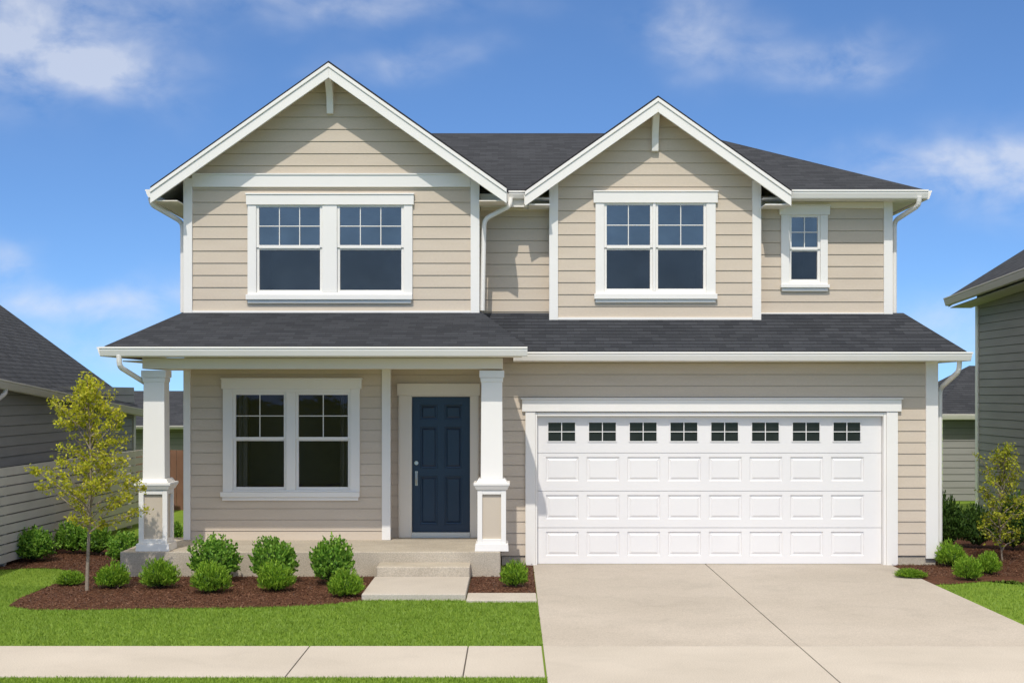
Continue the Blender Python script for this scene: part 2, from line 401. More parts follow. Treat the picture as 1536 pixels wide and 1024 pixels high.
wall(house,M_siding,-XS,-xL0,.1,5.3,T(0,8.2)@R180)
xc0=wx(573,YL); xg=wx(752,0)
wall(house,M_siding,xL0+.02,xc0+.02,.30,2.95,T(0,YL),[op(W4)])
dl,dr,dt=wx(602,YD),wx(714,YD),wz(592,YD)
wall(house,M_siding,xc0,xg+.05,.30,2.95,T(0,YD),[(dl,dr,.2,dt)])
wall(house,M_siding,YL,YD,.3,2.95,T(xc0+.1,0)@R90)
gx0,gx1,gz1=wx(792,0),wx(1341,0),wz(612,0)
wall(house,M_siding,xg,XS-.02,.135,3.0,T(0,0),[(gx0,gx1,0,gz1)])
wall(house,M_siding,-YD,0,.3,2.95,T(xg,0)@Rm90)
boxobj('foundation',house,M_porchc,XS-.62,XS-.01,.012,.3,-.1,.133)
boxobj('foundation',house,M_porchc,xg+.01,gx0-.02,.012,.3,-.1,.133)
boxobj('foundation',house,M_porchc,XS-.3,XS-.012,.301,8.18,-.1,.138)
boxobj('foundation',house,M_porchc,xL0+.012,xL0+.3,YD+.03,8.18,-.1,.138)

def trimbox(*boxes,name='corner_board',mat=M_white,bev=.004):
    for b in boxes: boxobj(name,house,mat,*b,bevel=bev)
def gtop(g,x,d=.03): return g[1]-g[2]*abs(x-g[0])-d
c=wx(289,YL); trimbox((xL0-.012,c,YL-.038,YL+.1,3.5,gtop(GLc,xL0)))
c=wx(706,YL); trimbox((c,xL1+.012,YL-.038,YL+.1,3.5,gtop(GLc,xL1)))
c=wx(837,YG); trimbox((xR0-.012,c,YG-.038,YG+.1,3.4,gtop(GRc,xR0)))
c=wx(1128,YG); trimbox((c,xR1+.012,YG-.038,YG+.1,3.4,gtop(GRc,xR1)))
c=wx(1325,YB); trimbox((c,xB1+.012,YB-.038,YB+.1,3.5,5.25))
c=wx(1388,0); trimbox((c,XS+.012,-.038,.1,.1,2.9))
c=wx(283,YL); trimbox((xL0-.012,c+.03,YL-.033,YL+.1,.337,2.9))
trimbox((xc0,wx(586,YL),YL-.033,YL+.1,.337,2.9))
z0,z1=wz(281,YL),wz(263,YL)
mb=MB(); mb.box(wx(289,YL)+.001,wx(706,YL)-.001,YL-.043,YL+.02,z0,z1); mb.box(wx(289,YL)+.001,wx(706,YL)-.001,YL-.058,YL+.02,z1+.0,z1+.02); mb.make('frieze_board',house,[M_white])
trimbox((wx(289,YL)+.001,wx(706,YL)-.001,YL-.034,YL+.02,wz(469,YL)-.05,wz(466,YL)),name='base_flashing')
trimbox((wx(837,YG)+.001,wx(1128,YG)-.001,YG-.034,YG+.02,wz(479,YG)-.05,wz(476,YG)),name='base_flashing')
trimbox((xR1+.014,wx(1325,YB)-.001,YB-.034,YB+.02,wz(471,YB)-.05,wz(469,YB)),name='base_flashing')
trimbox((xL1+.015,xR0-.015,YB-.034,YB+.02,5.12,5.24),(xR1+.014,wx(1325,YB)-.001,YB-.034,YB+.02,5.15,5.24),name='frieze_board',mat=M_beam)

# ---- roofs
main=MB()
ez=5.37; rz=6.937; ey=.40; sl_=(rz-ez)/(4.5-ey); zc_=ez+sl_*.40
roof_plane(main,[(-2.6,ey,ez),(.30,ey,ez),(.30,.80,zc_),(3.88,.80,zc_),(3.88,ey,ez),(5.96,ey,ez),(3.15,4.5,rz),(-2.6,4.5,rz)])
roof_plane(main,[(5.96,8.6,ez),(-2.6,8.6,ez),(-2.6,4.5,rz),(3.15,4.5,rz)])
roof_plane(main,[(5.96,ey,ez),(5.96,8.6,ez),(3.15,4.5,rz)])
roof=main.make('roof',house,[M_roof,M_white,M_edge])
def gable_roof(cx,apex,sl,hw,y0,y1,th=.08):
    mb=MB()
    for s in (-1,1):
        roof_plane(mb,[(cx,y0,apex),(cx,y1,apex),(cx+s*hw,y1,apex-sl*hw),(cx+s*hw,y0,apex-sl*hw)],th)
    o=mb.make('gable_roof',house,[M_roof,M_beam,M_edge])
    bb=MB()
    for s in (-1,1):
        a=.034; d=.205
        for (o0,o1,ya,yb) in ((a,a+.055,-.03,.0),(a+.056,a+d,-.012,.03)):
            pts=[(cx,y0+ya,apex-o0),(cx+s*hw,y0+ya,apex-o0-sl*hw),(cx+s*hw,y0+ya,apex-o1-sl*hw),(cx,y0+ya,apex-o1)]
            bb.prism(pts,(0,yb-ya,0))
    bb.make('barge_board',house,[M_white],bevel=.004)
    for s in (-1,1):
        f=MB(); x=cx+s*(hw-.01); z=apex-sl*hw
        f.box(x-.02,x+.02,y0+.035,y1-.02,z-.21,z-.081)
        f.make('fascia',house,[M_white])
gable_roof(-2.575,7.095,SLP,2.5,-.17,8.6)
gable_roof(2.09,6.69,SLP,1.905,.22,3.95)
def sbox(*b,mat=M_beam,name='soffit'): boxobj(name,house,mat,*b)
sbox(-5.04,xL0-.014,YL-.38,8.5,5.13,5.145); sbox(xL1+.014,-.10,YL-.38,ey-.01,5.13,5.145)
sbox(.24,xR0-.014,.26,YB-.04,5.13,5.145,mat=M_white); sbox(xR1+.014,3.96,.26,YB-.04,5.13,5.145,mat=M_white)
sbox(xR1+.014,5.93,ey+.03,YB-.036,5.243,5.255,mat=M_white); sbox(xB1+.014,5.93,YB,8.5,5.243,5.255,mat=M_white); sbox(xL1+.014,xR0-.014,ey+.03,YB-.036,5.243,5.255,mat=M_white)
for b in ((4.02,5.95,ey,ey+.025,5.25,ez-.062),(xL1+.016,.235,ey,ey+.025,5.12,ez-.062),(5.925,5.95,ey+.03,8.55,5.25,ez-.062)): sbox(*b,mat=M_white,name='fascia')
gutter(house,(4.02,ey-.002,ez-.015),(5.98,ey-.002,ez-.015),(0,-1,0))
gutter(house,(5.952,ey+.0,ez-.015),(5.952,8.5,ez-.015),(1,0,0))
gutter(house,(-.05,ey-.002,ez-.03),(.19,ey-.002,ez-.03),(0,-1,0),h=.11)
gutter(house,(-5.076,-.10,5.30),(-5.076,8.5,5.30),(-1,0,0),h=.11,w=.09)
def bracket(px0,px1,yw,yf,zb,zt):
    mb=MB(); x0,x1=wx(px0,yw),wx(px1,yw)
    prof=[(yw-.002,zb),(yw-.08,zb),(yw-.10,zb+.12)]
    for i in range(1,7):
        t=i/6; prof.append((yw-.10+(yf-yw+.16)*t*t, zb+.12+(zt-zb-.2)*t))
    prof+=[(yf+.04,zt),(yw-.002,zt)]
    mb.prism([(x0,a,b) for a,b in prof],(x1-x0,0,0)); mb.make('gable_bracket',house,[M_white],bevel=.006)
bracket(491,501,YL,-.15,wz(172,YL),6.95)
bracket(977,987,YG,.25,wz(228,YG),6.54)

pe_y=-1.55; pe_z=3.05; ps=.303
pz=lambda y:pe_z+ps*(y-pe_y)
pr=MB()
roof_plane(pr,[(-5.32,pe_y,pe_z),(.19,pe_y,pe_z),(-.45,.30,pz(.30)),(-.60,.82,pz(.82)),(-4.52,.82,pz(.82))],.05)
roof_plane(pr,[(-5.32,pe_y,pe_z),(-5.32,1.6,pe_z),(-4.52,1.6,pz(.82)),(-4.52,.82,pz(.82))],.05)
pr.make('porch_roof',house,[M_roof,M_beam,M_edge])
ck=MB(); ck.prism([(.15,pe_y+.035,pe_z-.12),(-.49,.30,3.0),(-.49,.30,pz(.30)-.055),(.15,pe_y+.035,pe_z-.055)],(-.04,0,0)); ck.make('roof_cheek',house,[M_siding])
for b in ((-5.3,.13,pe_y+.0,pe_y+.03,2.91,pe_z-.055),(-5.31,-5.28,pe_y+.031,1.6,2.91,pe_z-.055)): sbox(*b,mat=M_white,name='fascia')
gutter(house,(-5.36,pe_y-.002,pe_z-.012),(.20,pe_y-.002,pe_z-.012),(0,-1,0))
gutter(house,(-5.312,pe_y,pe_z-.012),(-5.312,1.5,pe_z-.012),(-1,0,0))
for b in ((-5.27,.128,pe_y+.032,-1.232,2.908,2.92),(-4.93+.34,xg-.03,-.87,YL-.04,2.83,2.845),(-5.27,-4.7,-.87,1.5,2.86,2.875),(xc0+.12,xg-.03,YL-.039,YD-.03,2.83,2.845)): sbox(*b,name='porch_ceiling')
bm_=MB(); bx0,bx1=wx(213,-1.22),wx(754,-1.22)
bm_.box(bx0,bx1,-1.21,-.88,wz(553,-1.22),2.905); bm_.box(bx0,bx0+.33,-.8801,YL-.04,wz(553,-1.22),2.829)
bm_.make('porch_beam',house,[M_beam],bevel=.006)
ge_y=-.45; ge_z=3.015
gr=MB()
roof_plane(gr,[(-.62,ge_y,ge_z),(6.29,ge_y,ge_z),(5.76,.8,3.615),(-.62,.8,3.615)],.05)
roof_plane(gr,[(6.29,ge_y,ge_z),(6.29,8.3,ge_z),(5.76,8.3,3.615),(5.76,.8,3.615)],.05)
roof_plane(gr,[(5.5,.8,3.615),(5.76,.8,3.615),(5.76,8.3,3.615),(5.5,8.3,3.615)],.05)
gr.make('garage_roof',house,[M_roof,M_beam,M_edge])
for b in ((.02,6.27,ge_y,ge_y+.025,2.88,ge_z-.055),(6.245,6.27,ge_y+.026,8.2,2.88,ge_z-.055)): sbox(*b,mat=M_white,name='fascia')
for b in ((.02,6.24,ge_y+.027,-.037,2.876,2.89),(XS+.015,6.24,-.03,8.2,2.876,2.89)): sbox(*b,mat=M_white)
gutter(house,(.03,ge_y-.002,ge_z-.012),(6.33,ge_y-.002,ge_z-.012),(0,-1,0))
gutter(house,(6.272,ge_y,ge_z-.012),(6.272,8.2,ge_z-.012),(1,0,0))
x=wx(180,-1.55); tubeobj(house,[(x,-1.6,2.93),(x,-1.58,2.78),(-4.86,-.80,2.50),(-4.86,-.80,.34)],.036)
tubeobj(house,[(6.2,-.42,2.9),(6.2,-.40,2.74),(6.09,.12,2.5),(6.09,.12,.05)],.036)
tubeobj(house,[(5.86,.33,5.26),(5.86,.36,5.14),(5.66,.92,4.98),(5.66,.92,3.62)],.036)
tubeobj(house,[(-5.12,.0,5.2),(-5.10,.02,5.10),(-4.76,.42,4.9),(-4.76,.42,3.6)],.034)
tubeobj(house,[(-.02,.32,5.24),(-.03,.30,5.12),(-.40,.30,4.93),(-.425,.30,3.62)],.034)

pf=MB(); pf.box(wx(180,-1.27),xg-.005,-1.27,YD+.02,-.1,.335); pf.make('porch_floor',house,[M_porchc],bevel=.012)
st=MB(); st.box(-1.75,-.545,-1.78,-1.273,-.05,.20); st.make('porch_step',house,[M_porchc],bevel=.015)

for cxp in (227,735.5):
    yc=-1.02; cx=wx(cxp+2,-1.22)
    mb=MB(); zt=wz(553,-1.22); zc=wz(566,-1.22)
    mb.frustum(cx,yc,1.296,zc,.147,.138); mb.frustum(cx,yc,zc+.001,zt-.02,.165,.165); mb.frustum(cx,yc,zc-.06,zc-.001,.148,.152)
    col=mb.make('porch_column',house,[M_white],bevel=.006)
    pd=MB(); a=.19
    zb,zp=.337,1.15
    pd.frustum(cx,yc,zb,zb+.10,.225,.215)
    pd.frustum(cx,yc,1.151,1.21,.205,.235); pd.frustum(cx,yc,1.211,1.245,.24,.24); pd.frustum(cx,yc,1.246,1.295,.205,.175)
    s=.065
    for sx in (-1,1):
        for sy in (-1,1): 
            xx=[cx+sx*a,cx+sx*(a-s)]; yy=[yc+sy*a,yc+sy*(a-s)]
            pd.box(min(xx),max(xx),min(yy),max(yy),zb+.101,zp)
    for sy in (-1,1):
        for z0_,z1_ in ((zb+.101,zb+.16),(zp-.06,zp)):
            y_=[yc+sy*(a-.002),yc+sy*(a-.05)]; pd.box(cx-a+s,cx+a-s,min(y_),max(y_),z0_,z1_)
            x_=[cx+sy*(a-.002),cx+sy*(a-.05)]; pd.box(min(x_),max(x_),yc-a+s,yc+a-s,z0_,z1_)
    pd.make('pedestal',col,[M_white],bevel=.004)
    pp=MB(); pp.box(cx-a+.035,cx+a-.035,yc-a+.035,yc+a-.035,zb+.102,zp-.005); pp.make('pedestal_panel',col,[M_panelbeige])

def ringpanel(mb,x0,x1,z0,z1,y,steps,mi=0):
    prev=(x0,x1,z0,z1,y)
    for ins,dy in steps:
        cur=(x0+ins,x1-ins,z0+ins,z1-ins,y+dy)
        A=[(prev[0],prev[4],prev[2]),(prev[1],prev[4],prev[2]),(prev[1],prev[4],prev[3]),(prev[0],prev[4],prev[3])]
        B=[(cur[0],cur[4],cur[2]),(cur[1],cur[4],cur[2]),(cur[1],cur[4],cur[3]),(cur[0],cur[4],cur[3])]
        for i in range(4):
            j=(i+1)%4; mb.face([A[i],A[j],B[j],B[i]],mi)
        prev=cur
    mb.face(B,mi)
yd=YD+.03
ds=MB(); x0,x1,z0,z1=wx(618,YD),wx(705,YD),wz(797,YD),wz(595,YD)
pans=[]
for a,b in ((630,656),(667,693)):
    for t_,b_ in ((607,629),(640,702),(714,786)):
        pans.append((wx(a,YD),wx(b,YD),wz(b_,YD),wz(t_,YD)))
strips(ds,lambda z:x0,lambda z:x1,z0,z1,yd,pans,0,0,[],I4)
for p in pans: ringpanel(ds,p[0],p[1],p[2],p[3],yd,[(.004,.014),(.022,.016),(.045,.003)])
ds.box(x0,x1,yd+.02,yd+.045,z0,z1)
door=ds.make('front_door',house,[M_navy],label='navy blue six-panel front door',fixn=False)
hd=MB(); hx=wx(624.5,YD); hz=wz(694,YD)
hd.tube([(hx,yd-.002,hz),(hx,yd-.03,hz)],.03,14)
hd.box(hx-.02,hx+.02,yd-.012,yd-.001,hz-.33,hz-.12)
hd.tube([(hx,yd-.01,hz-.14),(hx,yd-.06,hz-.15),(hx,yd-.065,hz-.23),(hx,yd-.05,hz-.30),(hx,yd-.01,hz-.31)],.011,8)
hd.make('door_handle',door,[M_metal],bevel=.003)
dk=MB(); dk.box(dl-.02,x0-.001,YD-.04,YD+.09,.337,z1+.02); dk.box(x1+.001,dr+.02,YD-.04,YD+.09,.337,z1+.02)
dk.box(x0-.001+.002,x1-.001,YD-.04,YD+.09,z1+.004,z1+.02)
cl,cr_=wx(598,YD),wx(718,YD)
dk.box(cl,dl-.021,YD-.045,YD+.02,.337,z1+.021); dk.box(dr+.021,cr_,YD-.045,YD+.02,.337,z1+.021)
dk.box(cl-.02,cr_+.02,YD-.055,YD+.02,z1+.0215,wz(575,YD)); 
dk.make('door_frame',house,[M_beam],bevel=.004)
th=MB(); th.box(x0,x1,YD-.06,YD+.08,.3365,z0-.004); th.make('threshold',house,[M_metal])

# ---- garage door
yg=.09
g0,g1=wx(806,yg),wx(1322,yg)
gd=MB(); edges=[wz(p,yg) for p in (624,679,736,791,847)]; edges[-1]=.012
cols=[(819+61.1*i,868+61.1*i) for i in range(8)]
gw=[]
for r in range(4):
    zt,zb=edges[r]-.003,edges[r+1]+.003
    ops=[]
    for a,b in cols:
        if r==0: o=(wx(a+2,yg),wx(b-4,yg),wz(662.5,yg),wz(632,yg))
        else:
            t_=[0,685,742,797][r]; o=(wx(a,yg),wx(b,yg),wz(t_+36,yg),wz(t_,yg))
        ops.append(o)
    strips(gd,lambda z:g0,lambda z:g1,zb,zt,yg,ops,0,0,[],I4)
    gd.face([(g0,yg,zt),(g1,yg,zt),(g1,yg+.03,zt),(g0,yg+.03,zt)]); gd.face([(g0,yg+.03,zb),(g1,yg+.03,zb),(g1,yg,zb),(g0,yg,zb)])
    if r: 
        for o in ops: ringpanel(gd,*o,yg,[(.008,.016),(.024,.017),(.05,.004)])
    else: gw=ops
gd.box(g0,g1,yg+.03,yg+.06,.012,edges[0]-.002,1)
gdo=gd.make('garage_door',house,[M_gdoor,M_white],label='white sectional garage door with a row of small windows',fixn=False)
for (a,b,c_,d) in gw:
    m_=MB(); f=.013
    m_.box(a,b,yg-.012,yg+.012,d-f,d); m_.box(a,b,yg-.012,yg+.012,c_,c_+f); m_.box(a,a+f,yg-.012,yg+.012,c_+f,d-f); m_.box(b-f,b,yg-.012,yg+.012,c_+f,d-f)
    q=.0055; NC=2
    for k in range(1,NC):
        xk=a+(b-a)*k/NC; m_.box(xk-q,xk+q,yg-.008,yg+.008,c_+f,d-f)
    zk=(c_+d)/2
    for k in range(NC):
        xa=a+(b-a)*k/NC+(q if k else f); xb=a+(b-a)*(k+1)/NC-(q if k<NC-1 else f); m_.box(xa,xb,yg-.008,yg+.008,zk-q,zk+q)
    m_.box(a+.001,b-.001,yg+.013,yg+.028,c_+.001,d-.001,1)
    m_.make('garage_window',gdo,[M_gdoor,M_gpane])
fr=MB()
fr.box(wx(788,0),wx(803,0),-.04,.02,.005,wz(617.5,0)); fr.box(wx(1329,0),wx(1346,0),-.04,.02,.005,wz(617.5,0))
fr.box(wx(803,0)+.001,g0-.003,-.02,.2,.005,wz(618,0)-.0); fr.box(g1+.003,wx(1329,0)-.001,-.02,.2,.005,wz(618,0)-.0)
fr.box(g0-.002,g1+.002,-.02,.2,edges[0]+.003,wz(618,0))
fr.box(wx(783,0),wx(1351,0),-.055,.02,wz(617,0),wz(599,0)); fr.box(wx(781,0),wx(1353,0),-.075,.02,wz(599,0)+.001,wz(596.5,0))
fr.make('garage_door_frame',house,[M_white],bevel=.005)

# ============================================================ NEIGHBOUR HOUSES
nh=empty('house',(-9.5,3,0),'gray lap-sided house with a dark shingle roof','house')
th_=math.atan2(2.144-2.64,27.6-20.15)
X0=-7.43
wall(nh,M_gray,-3,7.78,.0,2.55,T(X0,0)@R90,e=.15)
wall(nh,M_gray,-16.4,X0,.0,2.6,T(0,-3),e=.15)
wall(nh,M_gray,-X0,16.4,.0,5.5,T(0,7.78)@R180,e=.15,gable=(12,5.4,.71))
mb=MB()
er=lambda y:2.64+(y-.15)*math.tan(th_)
yA,yB=-3.4,7.95
roof_plane(mb,[(-7.3,yA,er(yA)),(-7.3,yB,er(yB)),(-12,yB,er(yB)+4.7*.73),(-12,yA,er(yA)+4.7*.73)],.06)
roof_plane(mb,[(-16.7,yA,er(yA)),(-16.7,yB,er(yB)),(-12,yB,er(yB)+4.7*.73),(-12,yA,er(yA)+4.7*.73)],.06)
mb.make('roof',nh,[M_roof,M_gray,M_edge])
gutter(nh,(-7.3,yA,er(yA)-.02),(-7.3,yB,er(yB)-.02),(1,0,0),h=.13,mat=M_grayl)
mb=MB(); mb.box(X0-.01,X0+.03,7.66,7.80,0,2.1); mb.make('corner_board',nh,[M_grayl])
tubeobj(nh,[(-7.26,.25,er(.25)-.12),(-7.26,.25,er(.25)-.2),(-7.39,-.2,2.2),(-7.39,-.2,.1)],.035,M_grayl)
fe=empty('fence',(-6.95,2.5,0),'pale gray horizontal slat fence between the houses','fence')
a=Vector((-7.20,-2.0,0)); b=Vector((-6.85,6.2,0)); d=(b-a); L=d.length; ang=math.atan2(d.y,d.x)
Mf=Matrix.Translation(a)@Matrix.Rotation(ang,4,'Z')
def xf(mb,q):
    base=len(mb.v); mb.v+=[tuple(Mf@Vector(v)) for v in q.v]; mb.f+=[[i+base for i in f] for f in q.f]; mb.m+=q.m; mb.uv+=q.uv
mb=MB(); z=.06
while z<1.28:
    q=MB(); q.box(0,L,-.015,.012,z,z+.115); xf(mb,q); z+=.135
mb.make('fence_slats',fe,[M_fenceg])
k=0
while k*1.9<=L:
    mb=MB(); q=MB(); q.box(k*1.9-.04,k*1.9+.04,.014,.09,0,1.33); xf(mb,q); mb.make('fence_post',fe,[M_fenceg]); k+=1
bf=MB(); x=-9.6
while x<-4.9:
    bf.box(x,x+.13,9.5,9.525,0,1.25+random.uniform(-.01,.01)); x+=.137
bf.box(-9.6,-4.9,9.526,9.57,.25,.34); bf.box(-9.6,-4.9,9.526,9.57,.95,1.04)
bf.make('fence',None,[M_brownwood],label='brown vertical board fence behind the house',cat='fence')
fh=empty('house',(-9,17,0),'distant gray house with a dark low roof','house')
wall(fh,M_gray2,-13,-5.2,0,1.72,T(0,14),e=.15)
wall(fh,M_gray2,14,20,0,1.72,T(-5.2,0)@R90,e=.15)
mb=MB(); RZ=2.50; roof_plane(mb,[(-13.4,13.6,1.68),(-4.8,13.6,1.68),(-7.4,17,RZ),(-10.4,17,RZ)]); roof_plane(mb,[(-4.8,13.6,1.68),(-4.8,20.4,1.68),(-7.4,17,RZ)])
roof_plane(mb,[(-4.8,20.4,1.68),(-13.4,20.4,1.68),(-10.4,17,RZ),(-7.4,17,RZ)]); roof_plane(mb,[(-13.4,20.4,1.68),(-13.4,13.6,1.68),(-10.4,17,RZ)])
mb.make('roof',fh,[M_roof,M_gray,M_edge])
gutter(fh,(-13.4,13.6,1.67),(-4.8,13.6,1.67),(0,-1,0),h=.09,mat=M_grayl)
rh=empty('house',(12,3.5,0),'two-storey gray lap-sided house with white corner board','house')
XW=8.95; yF=7.2
wall(rh,M_gray2,-yF,3,0,4.5,T(XW,0)@Rm90,e=.15)
wall(rh,M_gray2,XW,16,0,4.5,T(0,-3),e=.15)
wall(rh,M_gray2,-16,-XW,0,6.2,T(0,yF)@R180,e=.15,gable=(-12.5,6.5,.62))
ze=4.31; tl=.048; zn=ze+(7.55+3.4)*tl; mb=MB()
roof_plane(mb,[(8.5,-3.4,zn),(8.5,7.55,ze),(12.5,7.55,ze+2.5),(12.5,-3.4,zn+2.5)]); roof_plane(mb,[(16.5,-3.4,zn),(16.5,7.55,ze),(12.5,7.55,ze+2.5),(12.5,-3.4,zn+2.5)])
mb.make('roof',rh,[M_roof,M_gray,M_edge])
mb=MB(); mb.prism([(8.53,7.5,ze-.22),(8.53,-3.3,zn-.22),(8.53,-3.3,zn-.205),(8.53,7.5,ze-.205)],(XW-8.55,0,0)); mb.make('soffit',rh,[M_grayl])
mb=MB(); mb.prism([(8.5,7.5,ze-.065),(8.5,7.5,ze-.2),(12.5,7.5,ze+2.3),(12.5,7.5,ze+2.435)],(0,.03,0)); mb.make('barge_board',rh,[M_grayl])
gutter(rh,(8.5,-3.4,zn-.03),(8.5,7.5,ze-.03),(-1,0,0),h=.15,mat=M_grayl)
mb=MB(); mb.box(XW-.03,XW+.02,yF-.12,yF+.02,0,4.1); mb.make('corner_board',rh,[M_white])
ob=empty('shed',(11.5,14,0),'low gray sided outbuilding with a dark roof','shed')
wall(ob,M_gray2,9.75,14,0,2.0,T(0,12),e=.15); wall(ob,M_gray2,-16,-12,0,2.0,T(9.75,0)@Rm90,e=.15)
mb=MB(); roof_plane(mb,[(9.45,11.7,1.98),(14.3,11.7,1.98),(12.8,14,3.1),(11.0,14,3.1)]); roof_plane(mb,[(9.45,11.7,1.98),(9.45,16.3,1.98),(11.0,14,3.1)]); roof_plane(mb,[(14.3,16.3,1.98),(9.45,16.3,1.98),(11,14,3.1),(12.8,14,3.1)])
mb.make('roof',ob,[M_roof,M_gray,M_edge])
gutter(ob,(9.45,11.7,1.97),(14.3,11.7,1.97),(0,-1,0),mat=M_white)

# ============================================================ GROUND
def S(mb,name,mats,bev=0,**k): return mb.make(name,None,mats,bevel=bev,kind='structure',**k)
mb=MB(); mb.face([(-600,-600,0),(600,-600,0),(600,600,0),(-600,600,0)]); S(mb,'ground',[M_lawn],fixn=False)
XD0,XD1=.30,5.30
yS1,yS0=-6.44,-7.90
j=.006
mb=MB(); mb.box(XD0,2.75-j,yS1+.010,.10,-.05,.010); mb.box(2.75+j,XD1+.06,yS1+.010,.10,-.05,.010); S(mb,'driveway',[M_conc],bev=.004)
mb=MB(); mb.box(XD0,2.75-j,-9.3,yS1-.010,-.05,.012); mb.box(2.75+j,XD1+.06,-9.3,yS1-.010,-.05,.012); S(mb,'driveway_apron',[M_walk],bev=.004)
mb=MB(); mb.box(XD0,XD1,-9.3,.05,-.04,.002); S(mb,'driveway_joint',[M_joint])
mb=MB(); edges_=[XD0-.012,-.42,-1.94,-5.3,-8.3,-11.3]
for a_,b_ in zip(edges_[1:],edges_[:-1]): mb.box(a_+.006,b_-.006,yS0,yS1,-.05,.012)
xs=[XD1+.075+1.52*k for k in range(0,8)]
for a_,b_ in zip(xs[:-1],xs[1:]): mb.box(a_+.006,b_-.006,yS0,yS1,-.05,.012)
S(mb,'sidewalk',[M_walk],bev=.004)
mb=MB(); mb.box(-11.2,XD0-.02,yS0+.02,yS1-.02,-.04,.003); mb.box(XD1+.08,15.8,yS0+.02,yS1-.02,-.04,.003); S(mb,'sidewalk_joint',[M_joint])
mb=MB(); mb.box(-1.77,-.545,-3.38,-1.785,-.05,.075); mb.box(-.535,XD0-.01,-3.55,-2.95,-.05,.03); S(mb,'walkway',[M_walk],bev=.012)
mb=MB(); mb.box(-60,60,-9.5,-9.32,-.1,.012); S(mb,'kerb',[M_walk],bev=.01)
mb=MB(); mb.face([(-60,-17,.004),(60,-17,.004),(60,-9.5,.004),(-60,-9.5,.004)]); S(mb,'road',[M_asph],fixn=False)

bedL=[gp(*p) for p in [(12,909),(30,897),(62,884),(98,869),(108,860),(90,853),(50,852),(-20,856),(-90,862),(-90,838),(0,826),(110,818),(200,808),(230,806)]]
bedL+=[(-5.18,.9),(-5.18,-1.26),(-1.76,-1.26),(-1.775,-3.3)]
bedL+=[gp(*p) for p in [(545,901),(500,906),(430,910),(330,912),(230,913),(120,915),(50,915)]]
bedM=[(-.54,-1.26),(-.11,-1.26),(-.11,.02),(.295,.02),(.295,-2.94),(-.54,-2.94)]
bedR=[(5.37,.0),(5.37,-.55),]+[gp(*p) for p in [(1370,868),(1392,877),(1430,876),(1480,872),(1520,871),(1560,880),(1620,885),(1700,880)]]+[(10.5,1.0),(8.8,4.5),(6.02,4.5),(6.02,.0)]
def polymesh(name,poly,z):
    me=bpy.data.meshes.new(name); bm=bmesh.new(); vs=[bm.verts.new((p[0],p[1],z)) for p in poly]; f=bm.faces.new(vs); 
    bmesh.ops.triangulate(bm,faces=[f]); bm.normal_update()
    for f in bm.faces:
        if f.normal.z<0: f.normal_flip()
    bm.to_mesh(me); bm.free(); me.materials.append(M_mulch); o=bpy.data.objects.new(name,me); link(o); o["kind"]="structure"; return o
for i,p in enumerate((bedL,bedM,bedR)): polymesh('mulch_bed',p,.006)
def inpoly(x,y,poly):
    r=np.zeros(len(x),bool); n=len(poly)
    for i in range(n):
        x1,y1=poly[i]; x2,y2=poly[(i+1)%n]
        if y1==y2: continue
        c=((y1>y)!=(y2>y))&(x<(x2-x1)*(y-y1)/(y2-y1)+x1); r^=c
    return r
def npmesh(name,V,mat,kind=None,label=None,extra=None,parent=None,origin=None,cat=None,group=None):
    n,k,_=V.shape; me=bpy.data.meshes.new(name)
    o_=np.array(origin if origin is not None else (0,0,0)); 
    vv=(V-o_).reshape(-1,3); nv=n*k
    me.vertices.add(nv); me.vertices.foreach_set('co',vv.astype(np.float32).ravel())
    me.loops.add(nv); me.loops.foreach_set('vertex_index',np.arange(nv,dtype=np.int32))
    me.polygons.add(n); me.polygons.foreach_set('loop_start',np.arange(n,dtype=np.int32)*k)
    me.update(calc_edges=True); me.validate()
    me.materials.append(mat)
    o=bpy.data.objects.new(name,me); link(o); attach(o,o_,parent)
    if kind:o["kind"]=kind
    if label:o["label"]=label
    if cat:o["category"]=cat
    if group:o["group"]=group
    return o
P=[]
for (xa,xb,ya,yb,n) in ((-8.2,XD0-.005,-6.42,-2.2,120000),(-9.5,-4.5,-3.2,1.5,22000),(XD1+.075,9.5,-6.42,1.5,45000),(-7,XD0-.01,-8.6,-7.92,18000)):
    x=rng.uniform(xa,xb,n); y=rng.uniform(ya,yb,n); P.append(np.stack([x,y],1))
P=np.concatenate(P); x,y=P[:,0],P[:,1]
keep=~(inpoly(x,y,bedL)|inpoly(x,y,bedM)|inpoly(x,y,bedR))
keep&=~((x>-1.78)&(x<-.54)&(y>-3.39)); keep&=~((x>-.56)&(y>-3.56)&(x<XD0)); keep&=~((x>-5.2)&(x<0)&(y>-1.3))
P=P[keep]; n=len(P); x,y=P[:,0],P[:,1]
h=rng.uniform(.018,.034,n); a=rng.uniform(0,2*np.pi,n); w=rng.uniform(.003,.006,n); lx=rng.normal(0,.012,n); ly=rng.normal(0,.012,n)
V=np.zeros((n,3,3)); V[:,0]=np.stack([x-np.cos(a)*w,y-np.sin(a)*w,np.zeros(n)],1); V[:,1]=np.stack([x+np.cos(a)*w,y+np.sin(a)*w,np.zeros(n)],1); V[:,2]=np.stack([x+lx,y+ly,h],1)
npmesh('grass',V,M_blade,kind='stuff',label='short mown green lawn grass')
n=62000; x=np.concatenate([rng.uniform(-8,.3,n),rng.uniform(5.3,9,n//4)]); y=np.concatenate([rng.uniform(-4.1,1.5,n),rng.uniform(-1.3,2,n//4)])
keep=(inpoly(x,y,bedL)|inpoly(x,y,bedM)|inpoly(x,y,bedR)); x=x[keep];y=y[keep];n=len(x)
